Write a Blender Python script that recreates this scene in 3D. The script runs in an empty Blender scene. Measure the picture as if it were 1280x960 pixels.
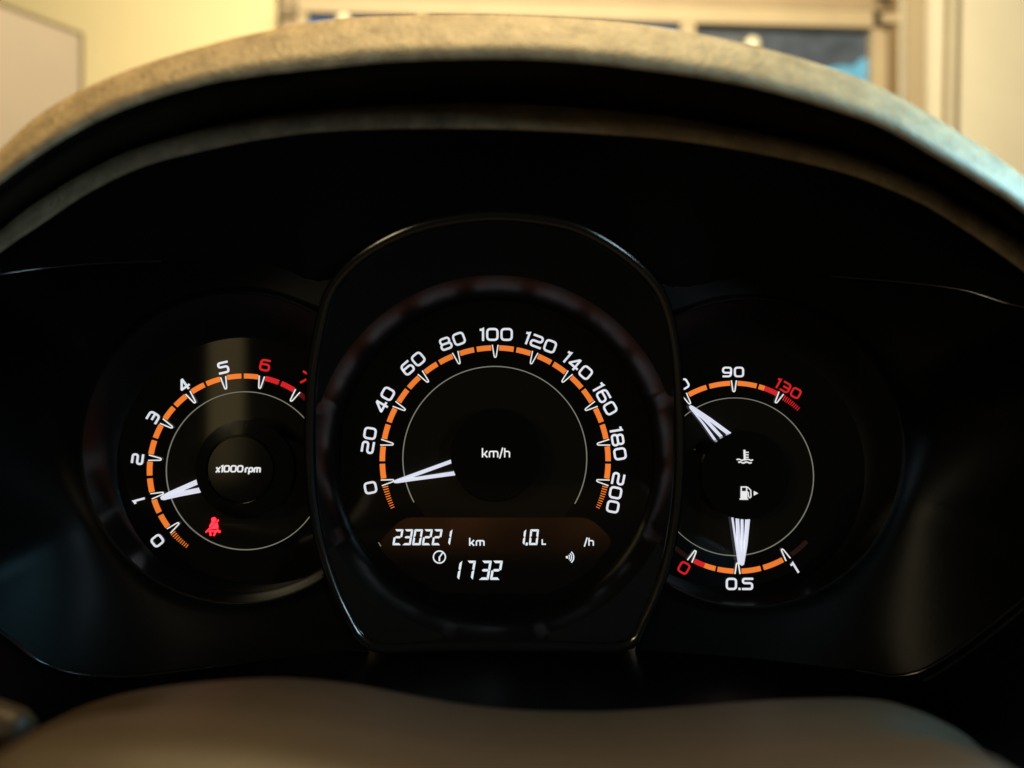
import bpy, math
from mathutils import Vector, Matrix

# ------------------------------------------------------------------ camera, world, lamps, exposure
F = 970.0            # focal length in photo pixels (1280 wide)
D = 0.291            # camera to dial plane, metres (1 px = 0.3 mm on the dials)
scene = bpy.context.scene
col = scene.collection

cam_d = bpy.data.cameras.new('camera')
cam = bpy.data.objects.new('camera', cam_d)
col.objects.link(cam)
cam.location = (0, -D, 0)
cam.rotation_euler = (math.radians(90), 0, 0)
cam_d.sensor_width = 36
cam_d.lens = 36 * F / 1280
cam_d.clip_start = 0.01
cam_d.clip_end = 100
cam_d.dof.use_dof = True
cam_d.dof.focus_distance = D
cam_d.dof.aperture_fstop = 5.6
scene.camera = cam

world = bpy.data.worlds.new('World')
scene.world = world
world.use_nodes = True
bg = world.node_tree.nodes['Background']
bg.inputs[0].default_value = (1.0, 0.82, 0.5, 1)
bg.inputs[1].default_value = 0.025

def area(name, loc, target, sx, sy, power, color):
    l = bpy.data.lights.new(name, 'AREA')
    l.shape = 'RECTANGLE'; l.size = sx; l.size_y = sy
    l.energy = power; l.color = color
    o = bpy.data.objects.new(name, l)
    col.objects.link(o)
    o.location = loc
    d = Vector(target) - Vector(loc)
    o.rotation_euler = d.to_track_quat('-Z', 'Y').to_euler()
    return o

area('garage_ceiling_lamp', (0.05, 1.15, 1.75), (0.05, 2.8, 0.6), 2.6, 0.5, 100, (1.0, 0.78, 0.40))
area('added_overhead_light', (-0.05, -0.02, 1.0), (0, -0.1, 0), 0.9, 0.25, 17.5, (1.0, 0.72, 0.32))  # unseen light added overhead to brighten the hood lip
area('added_side_light', (0.27, -0.12, 0.13), (0.14, -0.09, 0.03), 0.09, 0.09, 0.95, (0.30, 0.78, 1.0))  # unseen light added close by to tint the hood's right end cyan
area('glint_light_cool', (0.76, -1.2, 0.20), (0, -0.03, 0.02), 0.2, 0.26, 2.6, (0.6, 0.85, 1.0))  # unseen light added for the cool glints on the tube rim
area('glint_light_warm', (-0.70, -1.2, 0.30), (0, -0.03, 0.02), 0.2, 0.3, 2.4, (1.0, 0.82, 0.5))  # unseen light added for the warm glints on the tube rim
area('bar_reflection_light', (-0.585, -1.3, -0.03), (-0.10, 0, -0.03), 0.068, 0.32, 0.065, (1.0, 0.76, 0.34))  # unseen light added to reflect as a bar in the tachometer

scene.view_settings.view_transform = 'Standard'
scene.view_settings.look = 'None'
scene.view_settings.exposure = 0
scene.view_settings.gamma = 1
scene.cycles.use_denoising = True

# ------------------------------------------------------------------ helpers
def P(px, py, y=0.0):
    k = (D + y) / F
    return Vector(((px - 640) * k, y, (480 - py) * k))

MATS = {}
def mat(name, base=(0.02, 0.02, 0.02), rough=0.5, spec=0.5, noise=0.0, nscale=40, bump=0.0, bscale=900,
        emit=None, estr=1.0, coat=0.0, evar=0.0, metal=0.0):
    m = bpy.data.materials.new(name)
    m.use_nodes = True
    nt = m.node_tree
    b = nt.nodes['Principled BSDF']
    b.inputs['Base Color'].default_value = (*base, 1)
    b.inputs['Roughness'].default_value = rough
    b.inputs['Specular IOR Level'].default_value = spec
    b.inputs['Metallic'].default_value = metal
    b.inputs['Coat Weight'].default_value = coat
    b.inputs['Coat Roughness'].default_value = 0.06
    tc = nt.nodes.new('ShaderNodeTexCoord')
    if noise > 0:
        n = nt.nodes.new('ShaderNodeTexNoise')
        n.inputs['Scale'].default_value = nscale
        n.inputs['Detail'].default_value = 6
        nt.links.new(tc.outputs['Object'], n.inputs['Vector'])
        r = nt.nodes.new('ShaderNodeMapRange')
        r.inputs['To Min'].default_value = 1 - noise
        r.inputs['To Max'].default_value = 1 + noise
        nt.links.new(n.outputs['Fac'], r.inputs['Value'])
        mx = nt.nodes.new('ShaderNodeMix'); mx.data_type = 'RGBA'; mx.blend_type = 'MULTIPLY'
        mx.inputs['Factor'].default_value = 1
        mx.inputs[6].default_value = (*base, 1)
        nt.links.new(r.outputs['Result'], mx.inputs[7])
        nt.links.new(mx.outputs[2], b.inputs['Base Color'])
    if bump > 0:
        n2 = nt.nodes.new('ShaderNodeTexNoise')
        n2.inputs['Scale'].default_value = bscale
        n2.inputs['Detail'].default_value = 3
        nt.links.new(tc.outputs['Object'], n2.inputs['Vector'])
        bp = nt.nodes.new('ShaderNodeBump')
        bp.inputs['Strength'].default_value = bump
        bp.inputs['Distance'].default_value = 0.0006
        nt.links.new(n2.outputs['Fac'], bp.inputs['Height'])
        nt.links.new(bp.outputs['Normal'], b.inputs['Normal'])
    if emit:
        b.inputs['Emission Color'].default_value = (*emit, 1)
        b.inputs['Emission Strength'].default_value = estr
        if evar > 0:
            n3 = nt.nodes.new('ShaderNodeTexNoise')
            n3.inputs['Scale'].default_value = 22
            nt.links.new(tc.outputs['Object'], n3.inputs['Vector'])
            r3 = nt.nodes.new('ShaderNodeMapRange')
            r3.inputs['From Min'].default_value = 0.3
            r3.inputs['From Max'].default_value = 0.7
            r3.inputs['To Min'].default_value = estr * (1 - evar)
            r3.inputs['To Max'].default_value = estr * (1 + evar)
            nt.links.new(n3.outputs['Fac'], r3.inputs['Value'])
            nt.links.new(r3.outputs['Result'], b.inputs['Emission Strength'])
    MATS[name] = m
    return m

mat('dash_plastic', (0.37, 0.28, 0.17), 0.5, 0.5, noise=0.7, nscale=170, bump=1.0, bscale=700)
mat('shroud_plastic', (0.032, 0.020, 0.011), 0.5, 0.3, noise=0.15, nscale=120, bump=0.25, bscale=700)
mat('gloss_black', (0.006, 0.006, 0.007), 0.22, 0.5, noise=0.3, nscale=60)
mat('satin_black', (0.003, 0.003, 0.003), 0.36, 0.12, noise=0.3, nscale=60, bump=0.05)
mat('tube_black', (0.007, 0.007, 0.007), 0.3, 0.32)
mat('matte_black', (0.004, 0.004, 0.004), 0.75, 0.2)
mat('trim_gloss', (0.006, 0.006, 0.006), 0.13, 0.9)
mat('dial_black', (0.003, 0.003, 0.003), 0.05, 0.45)
mat('dial_centre', (0.010, 0.009, 0.006), 0.05, 0.5)
mat('hub_black', (0.003, 0.003, 0.003), 0.1, 0.35)
mat('white_lit', (0.3, 0.3, 0.3), 0.5, 0.2, emit=(0.80, 0.82, 0.90), estr=0.84, evar=0.12)
mat('white_text', (0.3, 0.3, 0.3), 0.5, 0.2, emit=(0.9, 0.9, 0.9), estr=0.85)
mat('lcd_lit', (0.3, 0.3, 0.3), 0.5, 0.2, emit=(0.80, 0.88, 0.95), estr=0.9)
mat('orange_lit', (0.2, 0.1, 0.03), 0.5, 0.2, emit=(0.85, 0.19, 0.025), estr=0.95, evar=0.12)
mat('orange_dim', (0.1, 0.05, 0.02), 0.5, 0.2, emit=(0.6, 0.15, 0.03), estr=0.6)
mat('red_lit', (0.2, 0.02, 0.02), 0.5, 0.2, emit=(0.62, 0.012, 0.016), estr=0.95, evar=0.1)
mat('red_dim', (0.1, 0.01, 0.01), 0.5, 0.2, emit=(0.25, 0.01, 0.008), estr=0.5)
mat('red_faint', (0.03, 0.01, 0.01), 0.5, 0.2, emit=(0.06, 0.012, 0.004), estr=0.15)
mat('warning_red', (0.3, 0.02, 0.02), 0.5, 0.2, emit=(1.0, 0.010, 0.018), estr=6.0)
mat('grey_line', (0.2, 0.2, 0.18), 0.5, 0.2, emit=(0.22, 0.21, 0.17), estr=0.7)  # printed line, its brightness put in as a low glow
mat('needle_white', (0.4, 0.4, 0.42), 0.5, 0.3, emit=(0.72, 0.74, 0.88), estr=0.9)
mat('lcd_panel', (0.008, 0.006, 0.004), 0.12, 0.5, emit=(0.024, 0.008, 0.002), estr=0.5, evar=0.9)

def lcd_glow():
    m = MATS['lcd_panel']; nt = m.node_tree; b = nt.nodes['Principled BSDF']
    src = b.inputs['Emission Strength'].links[0].from_socket
    tc = nt.nodes.new('ShaderNodeTexCoord'); sx = nt.nodes.new('ShaderNodeSeparateXYZ')
    nt.links.new(tc.outputs['Generated'], sx.inputs[0])
    r = nt.nodes.new('ShaderNodeMapRange'); r.interpolation_type = 'SMOOTHSTEP'
    r.inputs['From Min'].default_value = 0.35; r.inputs['From Max'].default_value = 1.0
    r.inputs['To Min'].default_value = 0.0; r.inputs['To Max'].default_value = 1.0
    nt.links.new(sx.outputs['Z'], r.inputs['Value'])
    mu = nt.nodes.new('ShaderNodeMath'); mu.operation = 'MULTIPLY'
    nt.links.new(src, mu.inputs[0]); nt.links.new(r.outputs['Result'], mu.inputs[1])
    nt.links.new(mu.outputs[0], b.inputs['Emission Strength'])
lcd_glow()      # backlight bleed put into the emission, strongest at the display's top edge

# ---- mesh plumbing
def mesh_obj(name, verts, faces, m, parent=None, smooth=False):
    me = bpy.data.meshes.new(name)
    me.from_pydata([tuple(v) for v in verts], [], faces)
    me.update()
    if smooth:
        for p in me.polygons: p.use_smooth = True
    me.materials.append(MATS[m])
    o = bpy.data.objects.new(name, me)
    col.objects.link(o)
    if parent is not None:
        o.parent = parent
        o.matrix_parent_inverse = Matrix.Translation(-root_loc(parent))
    return o

def root_loc(o):
    v = Vector(o.location)
    while o.parent:
        o = o.parent
        v = Vector(o.location)
    return v if o.type == 'EMPTY' else Vector((0, 0, 0))

def sub(name, verts, faces, m, part, smooth=False):
    """sub-part: its part already carries the root offset, so no extra inverse"""
    o = mesh_obj(name, verts, faces, m, None, smooth)
    o.parent = part
    return o

def thing(name, label, cat, loc, group=None):
    e = bpy.data.objects.new(name, None)
    e.empty_display_size = 0.01
    col.objects.link(e)
    e.location = loc
    e['label'] = label; e['category'] = cat
    if group: e['group'] = group
    return e

def loft(rings, closed=True, cap_last=False, cap_first=False):
    """rings: lists of equally many points -> verts, faces"""
    n = len(rings[0]); V = [p for r in rings for p in r]; Fc = []
    for i in range(len(rings) - 1):
        for j in range(n if closed else n - 1):
            a = i * n + j; b = i * n + (j + 1) % n
            Fc.append((a, b, b + n, a + n))
    if cap_last: Fc.append(tuple(range((len(rings) - 1) * n, len(rings) * n)))
    if cap_first: Fc.append(tuple(reversed(range(n))))
    return V, Fc

def circ(cx, cy, r, y, n=96):
    return [P(cx + r * math.cos(2 * math.pi * i / n), cy - r * math.sin(2 * math.pi * i / n), y) for i in range(n)]

def prism(pts, y0, y1):
    """pixel polygon given at depth y0 (front), carried straight back to y1"""
    fr = [P(x, yy, y0) for x, yy in pts]
    bk = [Vector((v.x, y1, v.z)) for v in fr]
    n = len(pts)
    Fc = [tuple(range(n)), tuple(reversed(range(n, 2 * n)))]
    for i in range(n):
        j = (i + 1) % n
        Fc.append((i, i + n, j + n, j))
    return fr + bk, Fc

def merge(parts):
    V, Fc = [], []
    for v, f in parts:
        k = len(V); V += list(v); Fc += [tuple(i + k for i in q) for q in f]
    return V, Fc

def fillet(pts, r, closed=False, seg=5):
    out = []; n = len(pts)
    for i, p in enumerate(pts):
        if not closed and i in (0, n - 1): out.append(p); continue
        a = Vector(pts[(i - 1) % n]); b = Vector(p); c = Vector(pts[(i + 1) % n])
        u = a - b; w = c - b
        if u.length < 1e-6 or w.length < 1e-6: out.append(p); continue
        d = min(r, u.length * 0.49, w.length * 0.49)
        s = b + u.normalized() * d; e = b + w.normalized() * d
        for k in range(seg + 1):
            t = k / seg
            q = s * (1 - t) ** 2 + b * 2 * t * (1 - t) + e * t * t
            out.append((q.x, q.y))
    return out

def ribbon(pts, w, closed=False):
    """stroke in pixel space -> list of (left,right) pairs"""
    n = len(pts); L = []; R = []
    for i in range(n):
        p = Vector(pts[i])
        a = Vector(pts[i - 1]) if (i > 0 or closed) else None
        c = Vector(pts[(i + 1) % n]) if (i < n - 1 or closed) else None
        d1 = (p - a).normalized() if a is not None and (p - a).length > 1e-9 else None
        d2 = (c - p).normalized() if c is not None and (c - p).length > 1e-9 else None
        if d1 is None: d1 = d2
        if d2 is None: d2 = d1
        n1 = Vector((-d1.y, d1.x)); n2 = Vector((-d2.y, d2.x))
        m = n1 + n2
        if m.length < 1e-6: m = n1
        m.normalize()
        k = w / 2 / max(0.5, m.dot(n1))
        L.append(p + m * k); R.append(p - m * k)
    return L, R

def strokes(paths, y, t=0.00025):
    """paths: [(pts, width, closed)] in photo pixels -> raised mesh"""
    out = []
    for si, (pts, w, closed) in enumerate(paths):
        L, R = ribbon(pts, w, closed)
        n = len(pts); yy = y - si * 0.00002
        rings = []
        for i in range(n):
            a = P(L[i].x, L[i].y, yy); b = P(R[i].x, R[i].y, yy)
            rings.append([a, b, Vector((b.x, yy + t, b.z)), Vector((a.x, yy + t, a.z))])
        V, Fc = loft(rings + ([rings[0]] if closed else []), closed=True)
        if not closed:
            m = len(V)
            Fc += [(0, 1, 2, 3), (m - 1, m - 2, m - 3, m - 4)]
        out.append((V, Fc))
    return merge(out)

def arc(cx, cy, r, a0, a1, n=24):
    return [(cx + r * math.cos(math.radians(a0 + (a1 - a0) * i / n)), cy - r * math.sin(math.radians(a0 + (a1 - a0) * i / n))) for i in range(n + 1)]

# ---- lettering (own stroke alphabet): unit height, y up, returns strokes and advance
def glyph(ch, t):
    a = t / 2; W = 0.96; x0, x1, y0, y1 = a, W - a, a, 1 - a; m = 0.5
    r = 0.26
    f = fillet
    if ch == '0': return [(f([(x0, y0), (x1, y0), (x1, y1), (x0, y1)], r, True), True)], W
    if ch == '1': return [([(0.0, y1 - 0.06), (0.14, y1 - 0.06), (0.26, y1), (0.26, 0)], False)], 0.36
    if ch == '2': return [(f([(x0, y1), (x1, y1), (x1, m), (x0, m), (x0, y0), (W, y0)], r * 0.9), False)], W
    if ch == '3': return [(f([(x0, y1), (x1, y1), (x1, y0), (x0, y0)], r), False), ([(0.25, m), (x1, m)], False)], W
    if ch == '4': return [(f([(W, 0.27), (x0 + 0.04, 0.27), (0.62, y1), (0.68, y1)], 0.05), False), ([(0.68, 1.0), (0.68, 0)], False)], W
    if ch == '5': return [(f([(W, y1), (x0, y1), (x0, 0.56), (x1, 0.56), (x1, y0), (0, y0)], r * 0.8), False)], W
    if ch == '6': return [(f([(W - 0.05, y1), (x0 + 0.05, y1), (x0, y0), (x1, y0), (x1, 0.57), (x0, 0.57)], r), False)], W
    if ch == '7': return [(f([(0, y1), (x1, y1), (0.35, 0)], 0.1), False)], W
    if ch == '8': return [(f([(x0, y0), (x1, y0), (x1, m), (x0, m)], r, True), True),
                          (f([(x0 + .04, m), (x1 - .04, m), (x1 - .04, y1), (x0 + .04, y1)], r, True), True)], W
    if ch == '9': return [(f([(0.05, y0), (x1 - 0.05, y0), (x1, y1), (x0, y1), (x0, 0.43), (x1, 0.43)], r), False)], W
    if ch == '.': return [([(0.09, 0), (0.09, 0.17)], False)], 0.18
    h = 0.72                                    # lower case
    if ch == 'x': return [([(0, 0), (0.56, h)], False), ([(0, h), (0.56, 0)], False)], 0.6
    if ch == 'r': return [(f([(a, 0), (a, h - a), (0.46, h - a)], .2), False)], 0.46
    if ch == 'p': return [(f([(a, -0.26), (a, h - a), (0.66, h - a), (0.66, a), (a, a)], .2), False)], 0.74
    if ch == 'm': return [(f([(a, 0), (a, h - a), (1.0, h - a), (1.0, 0)], .2), False), ([(0.54, h - a), (0.54, 0)], False)], 1.08
    if ch == 'k': return [([(a, 0), (a, 1)], False), ([(a, 0.3), (0.28, 0.34), (0.6, h)], False), ([(0.26, 0.36), (0.62, 0)], False)], 0.64
    if ch == 'h': return [([(a, 0), (a, 1)], False), (f([(a, h - a), (0.6, h - a), (0.6, 0)], .2), False)], 0.68
    if ch == '/': return [([(0, -0.12), (0.34, 1.05)], False)], 0.36
    if ch == 'L': return [([(a, 1), (a, a), (0.8, a)], False)], 0.8
    return [], 0.08                              # space

def text_paths(s, cx, cy, H, rot, tpx, gap=0.15, xs=1.0, slant=0.0):
    t = tpx / H
    xs_ = []; x = 0
    for ch in s:
        st, adv = glyph(ch, t); xs_.append((x, st)); x += adv + gap
    wid = x - gap
    c, sn = math.cos(math.radians(rot)), math.sin(math.radians(rot))
    out = []
    for x, st in xs_:
        for pts, closed in st:
            q = []
            for (u, v) in pts:
                du = (x + u - wid / 2 + slant * (v - .5)) * H * xs; dv = (v - 0.5) * H
                q.append((cx + du * c - dv * sn, cy - (du * sn + dv * c)))
            out.append((q, tpx, closed))
    return out

SEGS = {'0': 'abcdef', '1': 'bc', '2': 'abged', '3': 'abgcd', '7': 'abc'}
def seven(ch, x, y, w, h, t, slant, depth):
    """seven-segment digit with lower left corner at pixel x,y"""
    g = t * 0.12
    m = h / 2
    S = {'a': [(g, h), (w - g, h), (w - t - g, h - t), (t + g, h - t)],
         'd': [(g, 0), (t + g, t), (w - t - g, t), (w - g, 0)],
         'b': [(w, h - g), (w, m + g), (w - t / 2, m + g), (w - t, m + t / 2 + g), (w - t, h - t - g)],
         'c': [(w, g), (w - t, t + g), (w - t, m - t / 2 - g), (w - t / 2, m - g), (w, m - g)],
         'f': [(0, h - g), (t, h - t - g), (t, m + t / 2 + g), (t / 2, m + g), (0, m + g)],
         'e': [(0, g), (0, m - g), (t / 2, m - g), (t, m - t / 2 - g), (t, t + g)],
         'g': [(t / 2 + g, m), (t + g, m + t / 2), (w - t - g, m + t / 2), (w - t / 2 - g, m), (w - t - g, m - t / 2), (t + g, m - t / 2)]}
    return merge([prism([(x + u + slant * v, y - v) for u, v in S[k]], depth, depth + 0.0002) for k in SEGS[ch]])

def vtick(cx, cy, ang, ro, ri, hw, w, y):
    """V mark: open at radius ro, rounded tip at ri"""
    a = math.radians(ang); u = Vector((math.cos(a), -math.sin(a))); n = Vector((-u.y, u.x)); c = Vector((cx, cy))
    s = 1 if ro > ri else -1
    pts = [c + u * ro + n * hw, c + u * (ri + 1.2 * s) + n * 1.3, c + u * ri + n * 0.6, c + u * ri - n * 0.6, c + u * (ri + 1.2 * s) - n * 1.3, c + u * ro - n * hw]
    return strokes([([tuple(p) for p in pts], w, False)], y, 0.0003)

def band(cx, cy, r0, r1, a0, a1, y0, y1, n=6):
    return prism(arc(cx, cy, r1, a0, a1, n) + arc(cx, cy, r0, a1, a0, n), y0, y1)

def spline(pts, per=8, closed=False):
    out = []; n = len(pts)
    rng = range(n) if closed else range(n - 1)
    for i in rng:
        g = (lambda k: Vector(pts[k % n])) if closed else (lambda k: Vector(pts[max(0, min(n - 1, k))]))
        p0, p1, p2, p3 = g(i - 1), g(i), g(i + 1), g(i + 2)
        for k in range(per):
            t = k / per
            q = 0.5 * ((2 * p1) + (p2 - p0) * t + (2 * p0 - 5 * p1 + 4 * p2 - p3) * t * t + (3 * p1 - p0 - 3 * p2 + p3) * t ** 3)
            out.append(tuple(q))
    if not closed: out.append(tuple(pts[-1]))
    return out

def resample(pts, n):
    V = [Vector(p) for p in pts]; L = [0]
    for i in range(1, len(V)): L.append(L[-1] + (V[i] - V[i - 1]).length)
    out = []; j = 0
    for k in range(n):
        s = L[-1] * k / (n - 1)
        while j < len(L) - 2 and L[j + 1] < s: j += 1
        t = (s - L[j]) / max(1e-9, L[j + 1] - L[j])
        out.append(tuple(V[j].lerp(V[j + 1], min(1, t))))
    return out

def by_x(pts, xs):
    out = []
    for x in xs:
        for i in range(len(pts) - 1):
            if pts[i][0] <= x <= pts[i + 1][0] or i == len(pts) - 2:
                t = (x - pts[i][0]) / (pts[i + 1][0] - pts[i][0]); out.append((x, pts[i][1] + t * (pts[i + 1][1] - pts[i][1]))); break
    return out

def ray(poly, cx, cy, ang):
    """farthest crossing of a closed pixel polyline with a ray"""
    dx, dy = math.cos(ang), -math.sin(ang); best = None
    n = len(poly)
    for i in range(n):
        ax, ay = poly[i]; bx, by = poly[(i + 1) % n]
        ex, ey = bx - ax, by - ay
        den = dx * ey - dy * ex
        if abs(den) < 1e-9: continue
        t = ((ax - cx) * ey - (ay - cy) * ex) / den
        s = ((ax - cx) * dy - (ay - cy) * dx) / den
        if t > 0 and -1e-6 <= s <= 1 + 1e-6 and (best is None or t > best): best = t
    return (cx + dx * best, cy + dy * best)

def bead(pts3, r, closed=False, k=8):
    """round bead along 3D points"""
    rings = []; n = len(pts3)
    for i, p in enumerate(pts3):
        a = pts3[(i - 1) % n] if (closed or i > 0) else p
        b = pts3[(i + 1) % n] if (closed or i < n - 1) else p
        d = (b - a).normalized()
        u = d.cross(Vector((0, 1, 0))).normalized(); v = d.cross(u).normalized()
        rings.append([p + (u * math.cos(2 * math.pi * j / k) + v * math.sin(2 * math.pi * j / k)) * r for j in range(k)])
    if closed: rings.append(rings[0])
    V, Fc = loft(rings, True)
    return V, Fc

# ------------------------------------------------------------------ garage behind the car
mat('wall_paint', (0.80, 0.74, 0.55), 0.7, 0.3, noise=0.05, nscale=5)
mat('wall_cream', (0.80, 0.80, 0.80), 0.7, 0.3, noise=0.08, nscale=6)
mat('door_beige', (0.34, 0.28, 0.23), 0.5, 0.4, noise=0.12, nscale=9)
mat('door_light', (0.44, 0.385, 0.32), 0.5, 0.4, noise=0.1, nscale=9)
mat('door_post', (0.20, 0.15, 0.10), 0.6, 0.3, noise=0.3, nscale=25)
mat('bracket_grey', (0.22, 0.19, 0.15), 0.5, 0.4)
mat('pane_blue', (0.07, 0.16, 0.50), 0.12, 0.6, noise=0.35, nscale=14)  # outside dusk light in the panes put into the base colour
mat('pane_dark', (0.07, 0.095, 0.17), 0.12, 0.6, noise=0.7, nscale=16)
mat('pane_cyan', (0.12, 0.42, 0.95), 0.2, 0.6, noise=0.4, nscale=18)
mat('panel_face', (0.40, 0.36, 0.36), 0.6, 0.3, noise=0.05, nscale=6)
mat('panel_edge', (0.16, 0.13, 0.10), 0.6, 0.3)
mat('blob_white', (0.85, 0.85, 0.8), 0.25, 0.6)

wl = mesh_obj('wall', *prism([(-900, -700), (346, -700), (346, 900), (-900, 900)], 2.80, 2.95), 'wall_paint')
wl['kind'] = 'structure'; wl['label'] = 'warm yellow painted garage wall left of the windowed door'; wl['category'] = 'wall'
wr = mesh_obj('wall', *prism([(1137, -700), (2200, -700), (2200, 900), (1137, 900)], 2.62, 2.95), 'wall_cream')
wr['kind'] = 'structure'; wr['label'] = 'cream garage wall with vertical trim strip right of the windowed door'; wr['category'] = 'wall'
mesh_obj('door_jamb', *prism([(1140, -690), (1163, -690), (1151, 890), (1128, 890)], 2.60, 2.619), 'door_light', wr)
mesh_obj('groove', *prism([(1197, -690), (1203, -690), (1182, 300), (1176, 300)], 2.612, 2.619), 'door_post', wr)
mesh_obj('trim_strip', *prism([(1203.5, -690), (1209.5, -690), (1188.5, 300), (1182.5, 300)], 2.604, 2.619), 'wall_cream', wr)
mesh_obj('groove', *prism([(1210, -690), (1216, -690), (1195, 300), (1189, 300)], 2.612, 2.619), 'door_post', wr)

gd = thing('garage_door', 'beige framed garage door with dark blue window panes behind the dashboard', 'door', P(740, 480, 2.75))
gd['kind'] = 'thing'
mesh_obj('top_rail', *prism([(372, -190), (1108, -170), (1108, 13), (372, -6)], 2.74, 2.80), 'door_beige', gd)
mesh_obj('lower_rail', *prism([(372, -5.5), (1092, 13.5), (1092, 34), (372, 14)], 2.725, 2.80), 'door_light', gd)
mesh_obj('stile', *prism([(352, -190), (371.5, -190), (371.5, 300), (352, 300)], 2.745, 2.80), 'door_beige', gd)
mesh_obj('stile', *prism([(372, 14.5), (384, 14.5), (384, 300), (372, 300)], 2.735, 2.80), 'door_light', gd)
mesh_obj('bracket', *prism([(350, 5), (368, 5), (368, 19), (350, 19)], 2.72, 2.744), 'bracket_grey', gd)
mesh_obj('mullion', *prism([(851, 28), (869, 28.5), (869, 300), (851, 300)], 2.73, 2.80), 'door_light', gd)
mesh_obj('mullion', *prism([(520, 19), (534, 19.5), (534, 300), (520, 300)], 2.73, 2.80), 'door_light', gd)
mesh_obj('stile', *prism([(1090, 34.5), (1114, 35), (1112, 300), (1088, 300)], 2.735, 2.80), 'door_light', gd)
mesh_obj('post', *prism([(1116.5, -190), (1137, -190), (1127, 300), (1112.5, 300)], 2.70, 2.80), 'door_post', gd)
mesh_obj('hinge', *prism([(1103, 17), (1128, 18), (1127, 28), (1103, 27)], 2.685, 2.70), 'door_light', gd)
mesh_obj('hinge', *prism([(1098, -20), (1126, -19), (1126, -4), (1098, -5)], 2.685, 2.70), 'door_light', gd)
mesh_obj('pane', *prism([(384, 15), (520, 19), (520, 300), (384, 300)], 2.77, 2.776), 'pane_blue', gd)
mesh_obj('pane', *prism([(534, 19.5), (851, 28), (851, 300), (534, 300)], 2.77, 2.776), 'pane_blue', gd)
mesh_obj('pane', *prism([(869, 28.5), (1090, 34), (1088, 300), (869, 300)], 2.77, 2.776), 'pane_dark', gd)
mesh_obj('pane_light_patch', *prism([(1025, 88), (1050, 82), (1068, 83), (1075, 74), (1084, 72), (1083, 180), (1025, 180)], 2.764, 2.7695), 'pane_cyan', gd)  # blue light in the pane, put in as a brighter coloured patch
def white_blob(cx, cy, r, parent):  # bright white blob built as a small stepped disc
    V, Fc = loft([circ(cx, cy, r * 0.6, 2.77, 20), circ(cx, cy, r * 0.6, 2.74, 20), circ(cx, cy, r, 2.735, 20), circ(cx, cy, r, 2.72, 20), circ(cx, cy, r * 0.7, 2.71, 20)], True, cap_last=True)
    return mesh_obj('white_blob', V, Fc, 'blob_white', parent, True)
white_blob(941, 55, 9.5, gd)
white_blob(429, 25, 9, gd)

# panel on the left, receding towards the wall
A = P(104, 42, 2.46); B = P(0, 3, (2.46 + D) * 0.918 - D)
dirv = (B - A); Cn = A + dirv * 5
zb = -1.0
out = Vector((-dirv.y, dirv.x, 0)).normalized() * -0.05
pn = thing('wall_panel', 'pale beige flat panel with thin dark edging beside yellow garage wall', 'panel', (A.x, A.y, zb))
pn['kind'] = 'thing'
def slab(a, b, z0, z1, o0, o1):
    n = Vector((-dirv.y, dirv.x, 0)).normalized()
    if n.y > 0: n = -n
    q = [Vector((a.x, a.y, z0)), Vector((b.x, b.y, z0)), Vector((b.x, b.y, z1)), Vector((a.x, a.y, z1))]
    V = [v + n * o0 for v in q] + [v + n * o1 for v in q]
    return V, [(0, 1, 2, 3), (7, 6, 5, 4), (0, 4, 5, 1), (1, 5, 6, 2), (2, 6, 7, 3), (3, 7, 4, 0)]
u = dirv.normalized()
mesh_obj('board', *slab(A + u * 0.012, Cn, zb, A.z - 0.012, 0.0, -0.06), 'panel_face', pn)
mesh_obj('edge_trim', *slab(A, A + u * 0.0115, zb, A.z, 0.004, -0.06), 'panel_edge', pn)
mesh_obj('edge_trim', *slab(A + u * 0.012, Cn, A.z - 0.0115, A.z, 0.004, -0.06), 'panel_edge', pn)

# ------------------------------------------------------------------ dashboard hood over the instruments
XS = [-420 + i * 20 for i in range(107)]
def curve(pts, y, left=None, right=None):
    (xa, ya), (xb, yb) = pts[0], pts[1]; (xc, yc), (xd, yd) = pts[-2], pts[-1]
    sl = (ya - yb) / (xb - xa); sr = (yd - yc) / (xd - xc)
    ext = [(xa - 440, ya + sl * 440 * 1.35), (xa - 200, ya + sl * 200 * 1.12)] + pts + [(xd + 200, yd + sr * 200 * 1.12), (xd + 440, yd + sr * 440 * 1.35)]
    return [P(x, yy, y(x) if callable(y) else y) for x, yy in by_x(spline(ext, 10), XS)]
LIP_T = [(0, 187), (50, 143), (107, 110), (175, 82), (250, 59), (320, 41), (400, 26), (460, 20), (550, 17.5), (640, 18), (760, 25), (850, 38), (960, 62), (1030, 82), (1085, 102), (1135, 127), (1210, 172), (1280, 221)]
LIP_B = [(0, 222), (75, 170), (150, 132), (250, 101), (320, 89), (420, 78), (500, 71), (640, 68), (740, 74), (800, 81), (880, 92), (960, 108), (1060, 137), (1110, 156), (1185, 199), (1247, 236), (1280, 259)]
STEP_T = [(0, 288), (62, 242), (150, 193), (250, 162), (320, 147), (400, 137), (500, 131), (640, 129), (800, 141), (880, 152), (960, 168), (1060, 191), (1140, 222), (1190, 248), (1280, 304)]
STEP_B = [(0, 312), (50, 278), (105, 241), (175, 207), (250, 187), (320, 173), (400, 163), (500, 159), (640, 160), (800, 169), (880, 178), (960, 192), (1060, 215), (1140, 246), (1190, 274), (1280, 336)]
FRAME_T = [(0, 343), (60, 335), (130, 329), (250, 325), (340, 331), (405, 352), (500, 312), (620, 300), (740, 310), (834, 358), (920, 347), (1000, 344), (1100, 350), (1200, 362), (1280, 384)]
def depth(x):
    t = max(0.0, min(1.0, (abs(x - 630) - 230) / 470)); return -0.012 - 0.038 * t * t
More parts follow.
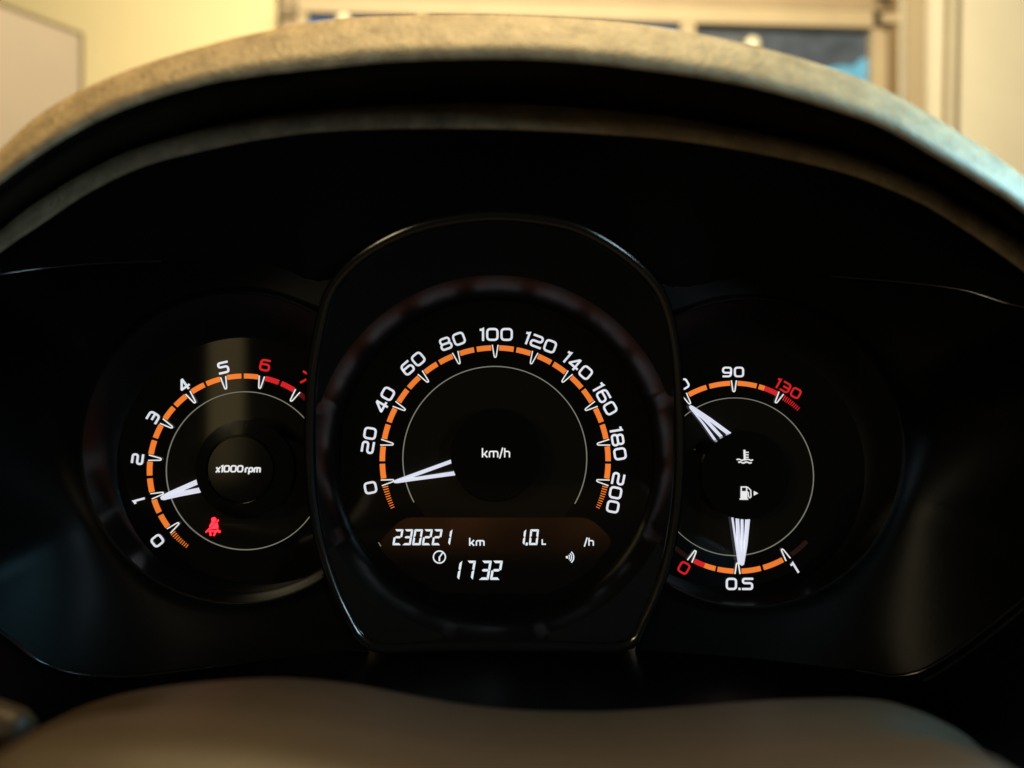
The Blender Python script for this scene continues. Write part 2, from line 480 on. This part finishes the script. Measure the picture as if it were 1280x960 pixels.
hood = thing('dashboard_hood', 'curved grained plastic hood arching over the instrument dials', 'dashboard', P(640, 20, -0.05))
c_top = curve(LIP_T, -0.088)
c_bot = curve(LIP_B, -0.0995)
def shift(c, dy, dz=0.0): return [Vector((p.x, p.y + dy, p.z + dz)) for p in c]
def mid(c0, c1, t, dy=0, dz=0): return [a.lerp(b, t) + Vector((0, dy, dz)) for a, b in zip(c0, c1)]
# top shell running back to the windscreen, rounded front lip
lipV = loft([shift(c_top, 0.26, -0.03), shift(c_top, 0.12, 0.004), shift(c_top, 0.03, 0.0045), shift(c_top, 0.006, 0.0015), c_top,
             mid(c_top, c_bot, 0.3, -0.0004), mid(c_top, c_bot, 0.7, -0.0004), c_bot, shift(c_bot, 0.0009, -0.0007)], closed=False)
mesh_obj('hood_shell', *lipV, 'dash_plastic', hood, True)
c_s0 = curve(STEP_T, -0.060); c_s1 = curve(STEP_B, -0.0625)
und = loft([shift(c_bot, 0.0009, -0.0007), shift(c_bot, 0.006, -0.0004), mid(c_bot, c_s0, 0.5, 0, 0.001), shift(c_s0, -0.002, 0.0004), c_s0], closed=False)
mesh_obj('hood_underside', *und, 'satin_black', hood, True)  # shade under the hood put into the colour; same plastic as the lip
c_f = curve(FRAME_T, depth)
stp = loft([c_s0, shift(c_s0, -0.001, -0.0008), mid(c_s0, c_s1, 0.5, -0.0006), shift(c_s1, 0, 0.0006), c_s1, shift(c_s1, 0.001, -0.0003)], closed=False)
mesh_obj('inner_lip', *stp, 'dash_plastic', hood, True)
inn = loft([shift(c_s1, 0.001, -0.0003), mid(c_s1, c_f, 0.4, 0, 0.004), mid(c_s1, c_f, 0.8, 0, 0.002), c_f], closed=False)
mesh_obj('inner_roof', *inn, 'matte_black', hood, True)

# ------------------------------------------------------------------ cluster housing
house = thing('cluster_housing', 'glossy black plastic housing with tubular surrounds around the three dials', 'housing', P(619, 815, -0.02))
BOT_L = [(-420, 420), (-200, 640), (-90, 720), (0, 790), (60, 832), (140, 846), (250, 836), (400, 816), (460, 814), (620, 815)]
BOT_R = [(620, 815), (790, 813), (930, 822), (1070, 838), (1125, 845), (1180, 824), (1280, 748), (1380, 650), (1560, 500), (1700, 420)]
TOPL = [(-420, 420)] + [(-200, 372)] + FRAME_T[:8]
TOPR = FRAME_T[7:] + [(1450, 410), (1700, 420)]
YP = -0.012
RIM = [(620, 262), (700, 271), (750, 290), (800, 325), (833, 366), (850, 430), (856, 520), (855, 600), (847, 670), (832, 730), (808, 785), (786, 813),
       (700, 815), (620, 815), (540, 815), (462, 814), (428, 772), (402, 708), (386, 640), (380, 560), (383, 470), (395, 400), (408, 358), (440, 320), (490, 289), (545, 271)]
rimp = spline(RIM, 8, True)
NT = 160
def rim_ring(scale=0, dy=0):
    o = []
    for i in range(NT):
        q = ray(rimp, 619, 573, 2 * math.pi * i / NT)
        t = max(0, min(1, (700 - q[1]) / 438))
        y = -0.017 - 0.029 * t ** 1.5
        o.append(P(q[0] + (619 - q[0]) * scale, q[1] + (573 - q[1]) * scale, y + dy))
    return o

RIM_W = rim_ring()
def tube_px(y, inset=3):
    """outer wall of the centre tube, in photo pixels, at depth y"""
    o = []
    for p in RIM_W:
        k = F / (D + y); x = 640 + p.x * k; yy = 480 - p.z * k
        d = math.hypot(619 - x, 573 - yy)
        o.append((x + (619 - x) / d * inset, yy + (573 - yy) / d * inset))
    return o
def clip_px(pts, cx, cy, y):
    """pull pixel points back along their ray from cx,cy to the tube wall"""
    poly = tube_px(y); out = []; n = len(poly)
    for (px, py) in pts:
        dx, dy = px - cx, py - cy; best = 1.0
        for i in range(n):
            ax, ay = poly[i]; bx, by = poly[(i + 1) % n]
            ex, ey = bx - ax, by - ay
            den = dx * ey - dy * ex
            if abs(den) < 1e-9: continue
            t = ((ax - cx) * ey - (ay - cy) * ex) / den
            s = ((ax - cx) * dy - (ay - cy) * dx) / den
            if 0 < t < best and 0 <= s <= 1: best = t
        out.append((cx + dx * best, cy + dy * best))
    return out
def plate(name, outline, cx, cy, r_front, fx, fy, r_dial):
    N = 120
    ring_out, ring_in, wall0, wall1 = [], [], [], []
    for i in range(N):
        a = 2 * math.pi * i / N
        q = ray(outline, cx, cy, a); c = clip_px([q], cx, cy, YP)[0]
        ring_out.append(P(*c, depth(c[0]) if c != q else depth(q[0])))
    mk = lambda r, y, x=cx, yy=cy: [P(*q, y) for q in clip_px([(x + r * math.cos(2 * math.pi * i / N), yy - r * math.sin(2 * math.pi * i / N)) for i in range(N)], x, yy, y)]
    r1 = mk(r_front + 6, YP)
    prof = [[Vector((a.x * (1 - t) + b.x * t, YP + (a.y - YP) * (1 - t) ** 1.6, a.z * (1 - t) + b.z * t)) for a, b in zip(ring_out, r1)] for t in (0, .12, .25, .4, .55, .7, .85)]
    o = mesh_obj(name, *loft(prof + [r1, mk(r_front + 2, YP - 0.0012), mk(r_front, YP - 0.0008)], True), 'satin_black', house, True)
    steps = []
    for k in range(7):
        t = k / 6
        steps.append(mk(r_front * (1 - t) + r_dial * t, (YP - 0.0008) * (1 - t) ** 1.3 + 0.0004, cx + (fx - cx) * t, cy + (fy - cy) * t))
    sub('dial_wall', *loft(steps, True), 'tube_black', o, True)
    return o
outl_L = spline(BOT_L, 8)[:-1] + list(reversed(spline(TOPL, 8)))
outl_R = spline(BOT_R, 8)[:-1] + list(reversed(spline(TOPR, 8)))
pl = plate('dial_surround', outl_L, 297, 560, 193, 306, 582, 158)
pr = plate('dial_surround', outl_R, 936, 566, 191, 921, 590, 158)
tube = mesh_obj('centre_tube', *loft([shift(rim_ring(0.02), 0.045, 0), shift(rim_ring(0.0), 0.006), rim_ring(0.0)], True), 'gloss_black', house, True)
mk = lambda r, y, cx=619, cy=573: circ(cx, cy, r, y, NT)
def blend(a, b, t): return [p.lerp(q, t) for p, q in zip(a, b)]

def rim_prof(w, dy):
    o = []
    for p in RIM_W:
        c = Vector((619 - 640, 0, 480 - 573)) * ((D + p.y) / F)
        d = Vector((c.x - p.x, 0, c.z - p.z)); d.normalize()
        o.append(p + d * w + Vector((0, dy, 0)))
    return o
crown = [rim_prof(-0.0002, 0.0014), rim_prof(0, 0.0004), rim_prof(0.0005, 0.00012), rim_prof(0.0012, 0.0), rim_prof(0.0019, 0.00013), rim_prof(0.0026, 0.00042), rim_prof(0.0033, 0.0009), rim_prof(0.0037, 0.0016)]
ri = crown[-1]
def bell(k, dep):
    o = []
    for i in range(NT):
        a = 2 * math.pi * i / NT
        q = ray(rimp, 619, 573, a); R = math.hypot(q[0] - 619, q[1] - 573)
        yr = RIM_W[i].y; ro = min(229.0 if R > 250 else R * 0.975, R * 0.975)
        r = 199 + (ro - 199) * k
        o.append(P(619 + r * math.cos(a), 573 - r * math.sin(a), max(yr * 0.9, -0.0235) * dep + 0.0004))
    return o
rc = bell(1, 1)
sub('tube_face', *loft([ri, blend(ri, rc, 0.5), rc], True), 'matte_black', tube, True)
sub('tube_wall', *loft([rc] + [bell(k, k ** 0.6) for k in (.93, .8, .65, .5, .35, .2, .08, 0)], True), 'tube_black', tube, True)
cv, cf = loft(crown, True)
foot = lambda f: all(math.radians(234) < 2 * math.pi * (i % NT) / NT < math.radians(306) for i in f)
sub('rim', cv, [f for f in cf if not foot(f)], 'trim_gloss', tube, True)
sub('rim_foot', cv, [f for f in cf if foot(f)], 'matte_black', tube, True)  # same rim in dull black, its missing glint put into the material
# trim beads along the binnacle outline
for nm, pts, y, r in (('trim_bead', spline(TOPL, 10)[:-44], -0.0008, 0.0006), ('trim_bead', spline(TOPR, 10)[44:], -0.0008, 0.0006),
                      ('trim_bead', spline(BOT_L, 10)[:-30], -0.001, 0.0008), ('trim_bead', spline(BOT_R, 10)[30:], -0.001, 0.0008)):
    mesh_obj(nm, *bead([P(x, yy, depth(x) + y) for x, yy in pts], r), 'trim_gloss', house, True)
for pts in (spline(BOT_L, 10)[:-66], spline(BOT_R, 10)[46:]):
    mesh_obj('trim_bead', *bead([P(x, yy + 13, depth(x) - 0.005) for x, yy in pts], 0.0007), 'trim_gloss', house, True)
# ledge under the dials, reaching towards the driver
bl = spline(BOT_L, 10)[:-1] + spline(BOT_R, 10)
l0 = [P(x, yy, depth(x)) for x, yy in bl]
l1 = [Vector((p.x * 1.01, p.y - 0.016, p.z - 0.0015)) for p in l0]
l2 = [Vector((p.x * 1.03, p.y - 0.05, p.z - 0.004)) for p in l0]
l3 = [Vector((p.x * 1.06, p.y - 0.09, p.z - 0.012)) for p in l0]
mesh_obj('lower_ledge', *loft([l0, l1, l2, l3], False), 'satin_black', house, True)

# ------------------------------------------------------------------ gauges
def dial(root, cx, cy, r, rc, ccx, ccy):
    ed = [(cx + r * math.cos(2 * math.pi * i / 96), cy - r * math.sin(2 * math.pi * i / 96)) for i in range(96)]
    if abs(cx - 619) > 50: ed = clip_px(ed, cx, cy, 0.0)
    face = [P(*q, 0.0) for q in ed]
    mesh_obj('dial_face', *loft([shift(face, 0.0035), face], True, cap_last=True), 'dial_black', root)
    mesh_obj('dial_centre', *loft([circ(ccx, ccy, rc, 0.0, 96), circ(ccx, ccy, rc, -0.0004, 96)], True, cap_last=True), 'dial_centre', root)

def hub(root, bx, by, cx, cy, r, h, groove=None):
    rings = [circ(bx, by, r * 0.96, 0.0, 72), circ(cx, cy, r, -h * 0.85, 72), circ(cx, cy, r * 0.996, -h, 72)]
    if groove:
        gx, gy, g = groove
        rings += [circ(gx, gy, g + 1.2, -h - 0.0004, 72), circ(gx, gy, g + 0.4, -h + 0.0006, 72), circ(gx, gy, g - 0.4, -h + 0.0006, 72), circ(gx, gy, g - 1.4, -h - 0.0005, 72)]
    return mesh_obj('hub', *loft(rings, True, cap_last=True), 'hub_black', root)

def numeral(root, s, x, y, H, rot, t, m, gap=0.15, xs=1.0):
    return mesh_obj('numeral', *strokes(text_paths(s, x, y, H, rot, t, gap, xs), -0.0006), m, root)

def segment(root, cx, cy, r0, r1, a0, a1, m):
    return mesh_obj('scale_segment', *band(cx, cy, r0, r1, a0, a1, -0.0006, 0.0), m, root)

def dashes(root, cx, cy, r0, r1, a0, a1, n, m):
    out = []
    for i in range(n):
        t = i / (n - 1); a = a0 + (a1 - a0) * t
        out.append(band(cx, cy, r0 + 0.9 * t, r1 - 0.9 * t, a - 0.24 * (1 - .35 * t), a + 0.24 * (1 - .35 * t), -0.0005, 0.0, 1))
    return mesh_obj('scale_dashes', *merge(out), m, root)

def ring_line(root, cx, cy, r, a0, a1, w=1.25):
    closed = abs(a1 - a0) >= 360
    pts = arc(cx, cy, r, a0, a1, 120)
    if closed: pts = pts[:-1]
    return mesh_obj('ring_line', *strokes([(pts, w, closed)], -0.0007, 0.0003), 'grey_line', root)

YN = -0.0028
def needle(root, blades, name='needle'):
    o = mesh_obj(name, *prism(blades[0], YN, YN + 0.0012), 'needle_white', root)
    for k, b in enumerate(blades[1:]):
        sub('blade', *prism(b, YN - 0.0002 * (k + 1), YN + 0.0010), 'needle_white', o)
    return o

# --- speedometer
sp = thing('speedometer', 'large round central speedometer with white numbers from 0 to 200', 'speedometer', P(619, 770, 0))
SC = (619, 576)
dial(sp, 619, 573, 200, 113, 618.5, 573)
ring_line(sp, 618.5, 573, 115, 208.5, -29.5)
spn = [('0', 463, 609.7), ('20', 461, 550.5), ('40', 480.3, 500), ('60', 516, 454.5), ('80', 565.3, 426.5), ('100', 620.3, 418), ('120', 675.5, 428.3), ('140', 722.3, 457.3), ('160', 756.5, 499), ('180', 773, 554.5), ('200', 769.5, 616)]
for i, (s, x, y) in enumerate(spn):
    a = 191 - 20.2 * i
    numeral(sp, s, x, y, 16.2, a - 90, 2.7, 'white_lit', 0.14)
    mesh_obj('tick_mark', *vtick(*SC, a, 145, 129.5, 3.6, 1.35, -0.0010), 'white_text', sp)
    if i < 10:
        segment(sp, *SC, 138, 144.5, a - 2.0, a - 9.4, 'orange_lit')
        segment(sp, *SC, 138, 144.5, a - 10.8, a - 18.2, 'orange_lit')
dashes(sp, *SC, 137.8, 144.5, 193.4, 204.5, 10, 'orange_lit')
dashes(sp, *SC, 137.8, 144.5, -13.4, -24.5, 10, 'orange_lit')
needle(sp, [[(492, 603.2), (493, 600.6), (497, 599.0), (570, 572.4), (571, 576.8), (514, 597.5), (498, 603.4), (494, 604)],
            [(492.5, 603.4), (496, 600.5), (514, 597.6), (573, 588.6), (573.5, 593.6), (516, 601.2), (497, 604)]])
h = hub(sp, 619, 573, 620, 568, 57, 0.009)
sub('unit_text', *strokes(text_paths('km/h', 620, 566, 11.5, 0, 1.7, 0.13, 0.98), -0.0096), 'white_text', h)
# display at the foot of the dial
dp = mesh_obj('display', *prism(fillet([(503, 647), (737, 647), (768, 676), (735, 716), (690, 742), (550, 742), (505, 716), (470, 682)], 14, True), -0.0005, 0.0), 'lcd_panel', sp)
YL = -0.0008
x = 490.4
for i, ch in enumerate('230221'):
    sub('digit', *seven(ch, x + i * 12.25, 681.5, 10.6, 19.8, 2.5, 0.17, YL), 'lcd_lit', dp)
sub('digit', *seven('1', 645.3, 681.5, 10.2, 19.8, 2.5, 0.12, YL), 'lcd_lit', dp)
sub('decimal_point', *prism([(657.2, 678.4), (659.9, 678.4), (659.5, 681.8), (656.8, 681.8)], YL, YL + .0002), 'lcd_lit', dp)
sub('digit', *seven('0', 661.0, 681.3, 10.8, 19.5, 2.5, 0.1, YL), 'lcd_lit', dp)
sub('unit_text', *strokes(text_paths('L', 679.7, 677.7, 6.8, 0, 1.6), YL), 'lcd_lit', dp)
sub('unit_text', *strokes(text_paths('km', 596, 677.3, 9.6, 0, 1.7, 0.16, 1.08), YL), 'lcd_lit', dp)
sub('unit_text', *strokes(text_paths('/h', 736.5, 677.3, 9.6, 0, 1.5, 0.12, 1.08), YL), 'lcd_lit', dp)
for ch, xx in (('1', 561.6), ('7', 580.3), ('3', 598.6), ('2', 612.3)):
    sub('digit', *seven(ch, xx, 724.8, 12.2 if ch != '7' else 10.6, 23.8, 2.9, 0.17, YL), 'lcd_lit', dp)
sub('clock_icon', *merge([strokes([(arc(549.2, 696.4, 7.5, 0, 360, 40)[:-1], 1.5, True), ([(549.2, 701.5), (549.2, 696.0)], 1.9, False), ([(549.0, 697), (553, 691.5)], 1.6, False)], YL)]), 'lcd_lit', dp)
sub('signal_icon', *merge([strokes([(arc(708.6, 696.6, 3.6, 50, -50, 8), 1.1, False), (arc(708.6, 696.6, 6.0, 50, -50, 10), 1.2, False), (arc(708.6, 696.6, 8.6, 50, -50, 12), 1.4, False)], YL),
                           prism(arc(708.8, 696.6, 1.6, 0, 330, 11), YL, YL + .0002)]), 'lcd_lit', dp)
sub('painted_glint', *prism([(472.5, 678), (473.5, 678), (476.6, 682.6), (475.6, 683.2)], YL, YL + .0002), 'grey_line', dp)  # highlight put in as a small glowing sliver

# --- tachometer
ta = thing('tachometer', 'round rev counter with numbers 0 to 6 and red warning lamp', 'tachometer', P(306, 738, 0))
TC = (305, 588.5)
dial(ta, 306, 582, 160, 97, 306.5, 588.5)
ring_line(ta, 306.5, 588.5, 98.8, 0, 360, 1.1)
tan = [('0', 196.5, 676, 'white_lit'), ('1', 173.5, 626, 'white_lit'), ('2', 171.6, 574, 'white_lit'), ('3', 191, 522, 'white_lit'), ('4', 229, 481.5, 'white_lit'), ('5', 279, 459.5, 'white_lit'), ('6', 331, 456.5, 'red_lit'), ('7', 381, 473, 'red_lit')]
for i, (s, x, y, m) in enumerate(tan):
    a = 218.6 - 23.2 * i
    numeral(ta, s, x, y, 15.2, a - 90, 2.6, m, 0.14, 0.94)
    mesh_obj('tick_mark', *vtick(*TC, a, 120.5, 105, 3.4, 1.35, -0.0010), 'white_text', ta)
    if i < 7:
        m2 = 'red_lit' if i >= 6 else 'orange_lit'
        segment(ta, *TC, 115.4, 121.6, a - 2.4, a - 10.7, m2)
        segment(ta, *TC, 115.4, 121.6, a - 12.5, a - 20.8, m2)
dashes(ta, *TC, 115.2, 121.6, 221.4, 232.8, 9, 'orange_lit')
dashes(ta, *TC, 115.2, 121.6, 54.0, 46.0, 9, 'red_dim')
needle(ta, [[(200, 622), (202, 619.8), (210, 615), (252, 596.5), (254, 602.5), (226, 614.5), (208, 622.5), (202, 624.5)],
            [(201, 624.5), (206, 619.5), (228, 613.8), (256, 608.3), (257.5, 614.5), (226, 620.5), (205, 625.2)]])
h = hub(ta, 306, 588, 306, 587, 62, 0.010, (300.5, 586.5, 42))
sub('unit_text', *strokes(text_paths('x1000 rpm', 298, 586, 9.0, 0, 1.75, 0.1, 0.88, 0.12), -0.0109), 'white_text', h)
br = mesh_obj('bridge', *prism(fillet([(345, 545), (392, 560), (392, 622), (345, 630)], 8, True), -0.0085, 0.0), 'hub_black', ta)
# seat belt warning lamp
def ip(l): return [(240 + x / 21.33, 630 + y / 21.33) for x, y in l]
wl_ = mesh_obj('seat_belt_lamp', *merge([
    prism(arc(240 + 575 / 21.33, 630 + 420 / 21.33, 2.9, 0, 342, 19), -0.0009, -0.0006),
    prism(ip([(515, 490), (570, 478), (600, 495), (470, 640), (460, 590)]), -0.0009, -0.0006),
    prism(ip([(630, 490), (670, 510), (685, 580), (685, 660), (470, 672), (490, 645)]), -0.00092, -0.0006),
    strokes([(ip([(365, 755), (475, 640)]), 1.3, False)], -0.0012),
    strokes([(ip([(655, 478), (700, 430)]), 1.5, False)], -0.0010),
    strokes([(ip([(500, 845), (468, 725), (640, 725), (575, 845)]), 1.8, False)], -0.0009),
    strokes([(ip([(655, 700), (750, 750)]), 2.2, False)], -0.0011)]), 'warning_red', ta)

# --- temperature and fuel gauge
fg = thing('fuel_temperature_gauge', 'round gauge with coolant temperature scale above and fuel scale below', 'gauge', P(920, 745, 0))
dial(fg, 921, 590, 160, 97, 918.5, 596)
ring_line(fg, 918.5, 596, 98.6, 144, -144, 1.0)
G1 = (917.5, 596); G2 = (922, 596)
for s, x, y, a, m in (('50', 848.5, 484, 121, 'white_lit'), ('90', 916.5, 465, 90, 'white_lit'), ('130', 985.5, 486, 60.5, 'red_lit')):
    numeral(fg, s, x, y, 13.2, a - 90, 2.3, m, 0.16)
    mesh_obj('tick_mark', *vtick(*G1, a, 120.5, 106.5, 3.2, 1.3, -0.0010), 'white_text', fg)
for a0, a1, m in ((118.6, 107, 'orange_lit'), (105, 92.4, 'orange_lit'), (87.6, 76, 'orange_lit'), (74.4, 71, 'orange_lit'), (71, 62.6, 'red_lit')):
    segment(fg, *G1, 114, 120, a0, a1, m)
dashes(fg, *G1, 113.5, 120.3, 57.4, 46.5, 9, 'red_lit')
for s, x, y, a, m in (('0', 855, 710, 240.5, 'red_lit'), ('0.5', 924.5, 730, 270, 'white_lit'), ('1', 993.5, 710, 301.5, 'white_lit')):
    numeral(fg, s, x, y, 15.2, a - 270, 2.5, m, 0.13, 0.95)
    mesh_obj('tick_mark', *vtick(*G2, a, 121.5, 106.5 if s != '0.5' else 108, 3.2, 1.4, -0.0010), 'white_text', fg)
for a0, a1, m in ((243, 249.5, 'red_lit'), (249.5, 256.5, 'orange_lit'), (258, 267.6, 'orange_lit'), (272.6, 284.2, 'orange_lit'), (286, 298.6, 'orange_lit')):
    segment(fg, *G2, 115.3, 121.3, a0, a1, m)
segment(fg, *G2, 115.5, 121.0, 304.5, 317, 'red_faint')
segment(fg, *G2, 115.5, 121.0, 224, 237.5, 'red_faint')
def z6(l): return [(820 + x / 4.267, 550 + y / 4.267) for x, y in l]
needle(fg, [z6([(429, 410), (443, 410), (455, 610), (457, 410), (466, 410), (470, 610), (482, 410), (503, 410), (488, 560), (470, 664), (458, 671), (446, 664), (434, 560)]),
            z6([(405, 410), (412, 410), (439, 600), (446, 655), (440, 655), (428, 570)])], 'fuel_needle')
def z5(l): return [(820 + x / 4.267, 400 + y / 4.267) for x, y in l]
needle(fg, [z5([(178, 462), (188, 455), (200, 460), (290, 520), (416, 612), (398, 624), (275, 530), (376, 640), (364, 648), (262, 540), (190, 474)]),
            z5([(180, 468), (190, 468), (258, 550), (340, 662), (326, 668), (310, 640), (248, 552)])], 'temperature_needle')
h = hub(fg, 921, 594, 932, 594, 55.5, 0.0105)
def z2(l): return [(900 + x / 10.667, 550 + y / 10.667) for x, y in l]
def wave(x0, x1, y, n, amp): return z2([(x0 + (x1 - x0) * i / 40, y + amp * math.sin(2 * math.pi * n * i / 40)) for i in range(41)])
YH = -0.0112
sub('coolant_icon', *strokes([(z2([(327, 132), (332, 272)]), 2.3, False), (z2([(335, 165), (382, 165)]), 1.4, False), (z2([(335, 198), (382, 198)]), 1.4, False), (z2([(335, 231), (382, 231)]), 1.4, False),
                              (wave(224, 318, 264, 1, -7), 1.5, False), (wave(345, 440, 264, 1, -7), 1.5, False), (wave(246, 422, 300, 2, -7), 1.7, False)], YH), 'white_text', h)
sub('fuel_pump_icon', *merge([strokes([(z2([(285, 690), (285, 627), (357, 627), (357, 690)]), 1.4, False), (z2([(365, 690), (378, 700), (382, 755), (400, 772), (416, 755), (410, 668), (370, 630)]), 1.2, False)], YH),
                              prism(z2([(277, 684), (364, 684), (366, 778), (376, 780), (376, 797), (266, 797), (266, 780), (277, 778)]), YH - 0.0002, YH + 0.0001),
                              prism(z2([(452, 680), (510, 710), (452, 742)]), YH, YH + 0.0002)]), 'white_text', h)
mesh_obj('bridge', *prism(fillet([(835, 570), (884, 566), (884, 620), (835, 616)], 8, True), -0.0085, 0.0), 'hub_black', fg)

# ------------------------------------------------------------------ steering column shroud and stalk
SH = [(20, 960), (45, 915), (80, 893), (130, 874), (200, 861), (280, 853), (350, 851), (430, 858), (500, 871), (570, 884), (650, 892), (760, 894), (880, 886), (980, 879), (1070, 877), (1120, 881), (1165, 896), (1215, 925), (1262, 975)]
crest = resample(spline(SH, 8), 90)
sh = thing('steering_column_shroud', 'brown plastic steering column cover below the dials', 'column cover', P(640, 960, -0.12))
s1 = [P(x, y, -0.105) for x, y in crest]
def toward(dy, fall, spread):
    o = []
    for i, p in enumerate(s1):
        u = i / (len(s1) - 1); e = max(0.0, min(1.0, min(u, 1 - u) / 0.2)); e = e * e * (3 - 2 * e)
        o.append(Vector((p.x * spread, p.y + dy, p.z + (fall * e if fall > 0 else fall) - 0.03 * (1 - e) * max(0.0, min(1.0, -dy / 0.03)))))
    return o
rings = [toward(0.03, -0.03, 1.0), toward(0.012, -0.006, 1.0), toward(0.005, -0.0012, 1.0), s1, toward(-0.006, 0.0006, 1.0), toward(-0.02, 0.003, 0.995),
         toward(-0.034, 0.0065, 0.99), toward(-0.046, 0.0125, 0.985), toward(-0.06, 0.0165, 0.98), toward(-0.075, 0.018, 0.97), toward(-0.082, 0.010, 0.97), toward(-0.084, -0.03, 0.97)]
mesh_obj('upper_cover', *loft(rings, False), 'shroud_plastic', sh, True)
st = thing('column_stalk', 'dark brown control stalk beside the steering column cover', 'stalk', P(-20, 900, -0.11))
ax0 = P(-130, 860, -0.10); ax1 = P(34, 918, -0.112)
def rod(a, b, rads):
    d = (b - a).normalized(); u = d.cross(Vector((0, 0, 1))).normalized(); v = d.cross(u)
    rings = []
    for t, r in rads:
        c = a.lerp(b, t); rings.append([c + (u * math.cos(j * math.pi / 10) + v * math.sin(j * math.pi / 10)) * r for j in range(20)])
    return loft(rings, True, cap_last=True, cap_first=True)
mesh_obj('stalk_arm', *rod(ax0, ax1, [(0, 0.005), (0.6, 0.0052), (0.9, 0.0050), (0.97, 0.004), (1, 0.002)]), 'shroud_plastic', st, True)
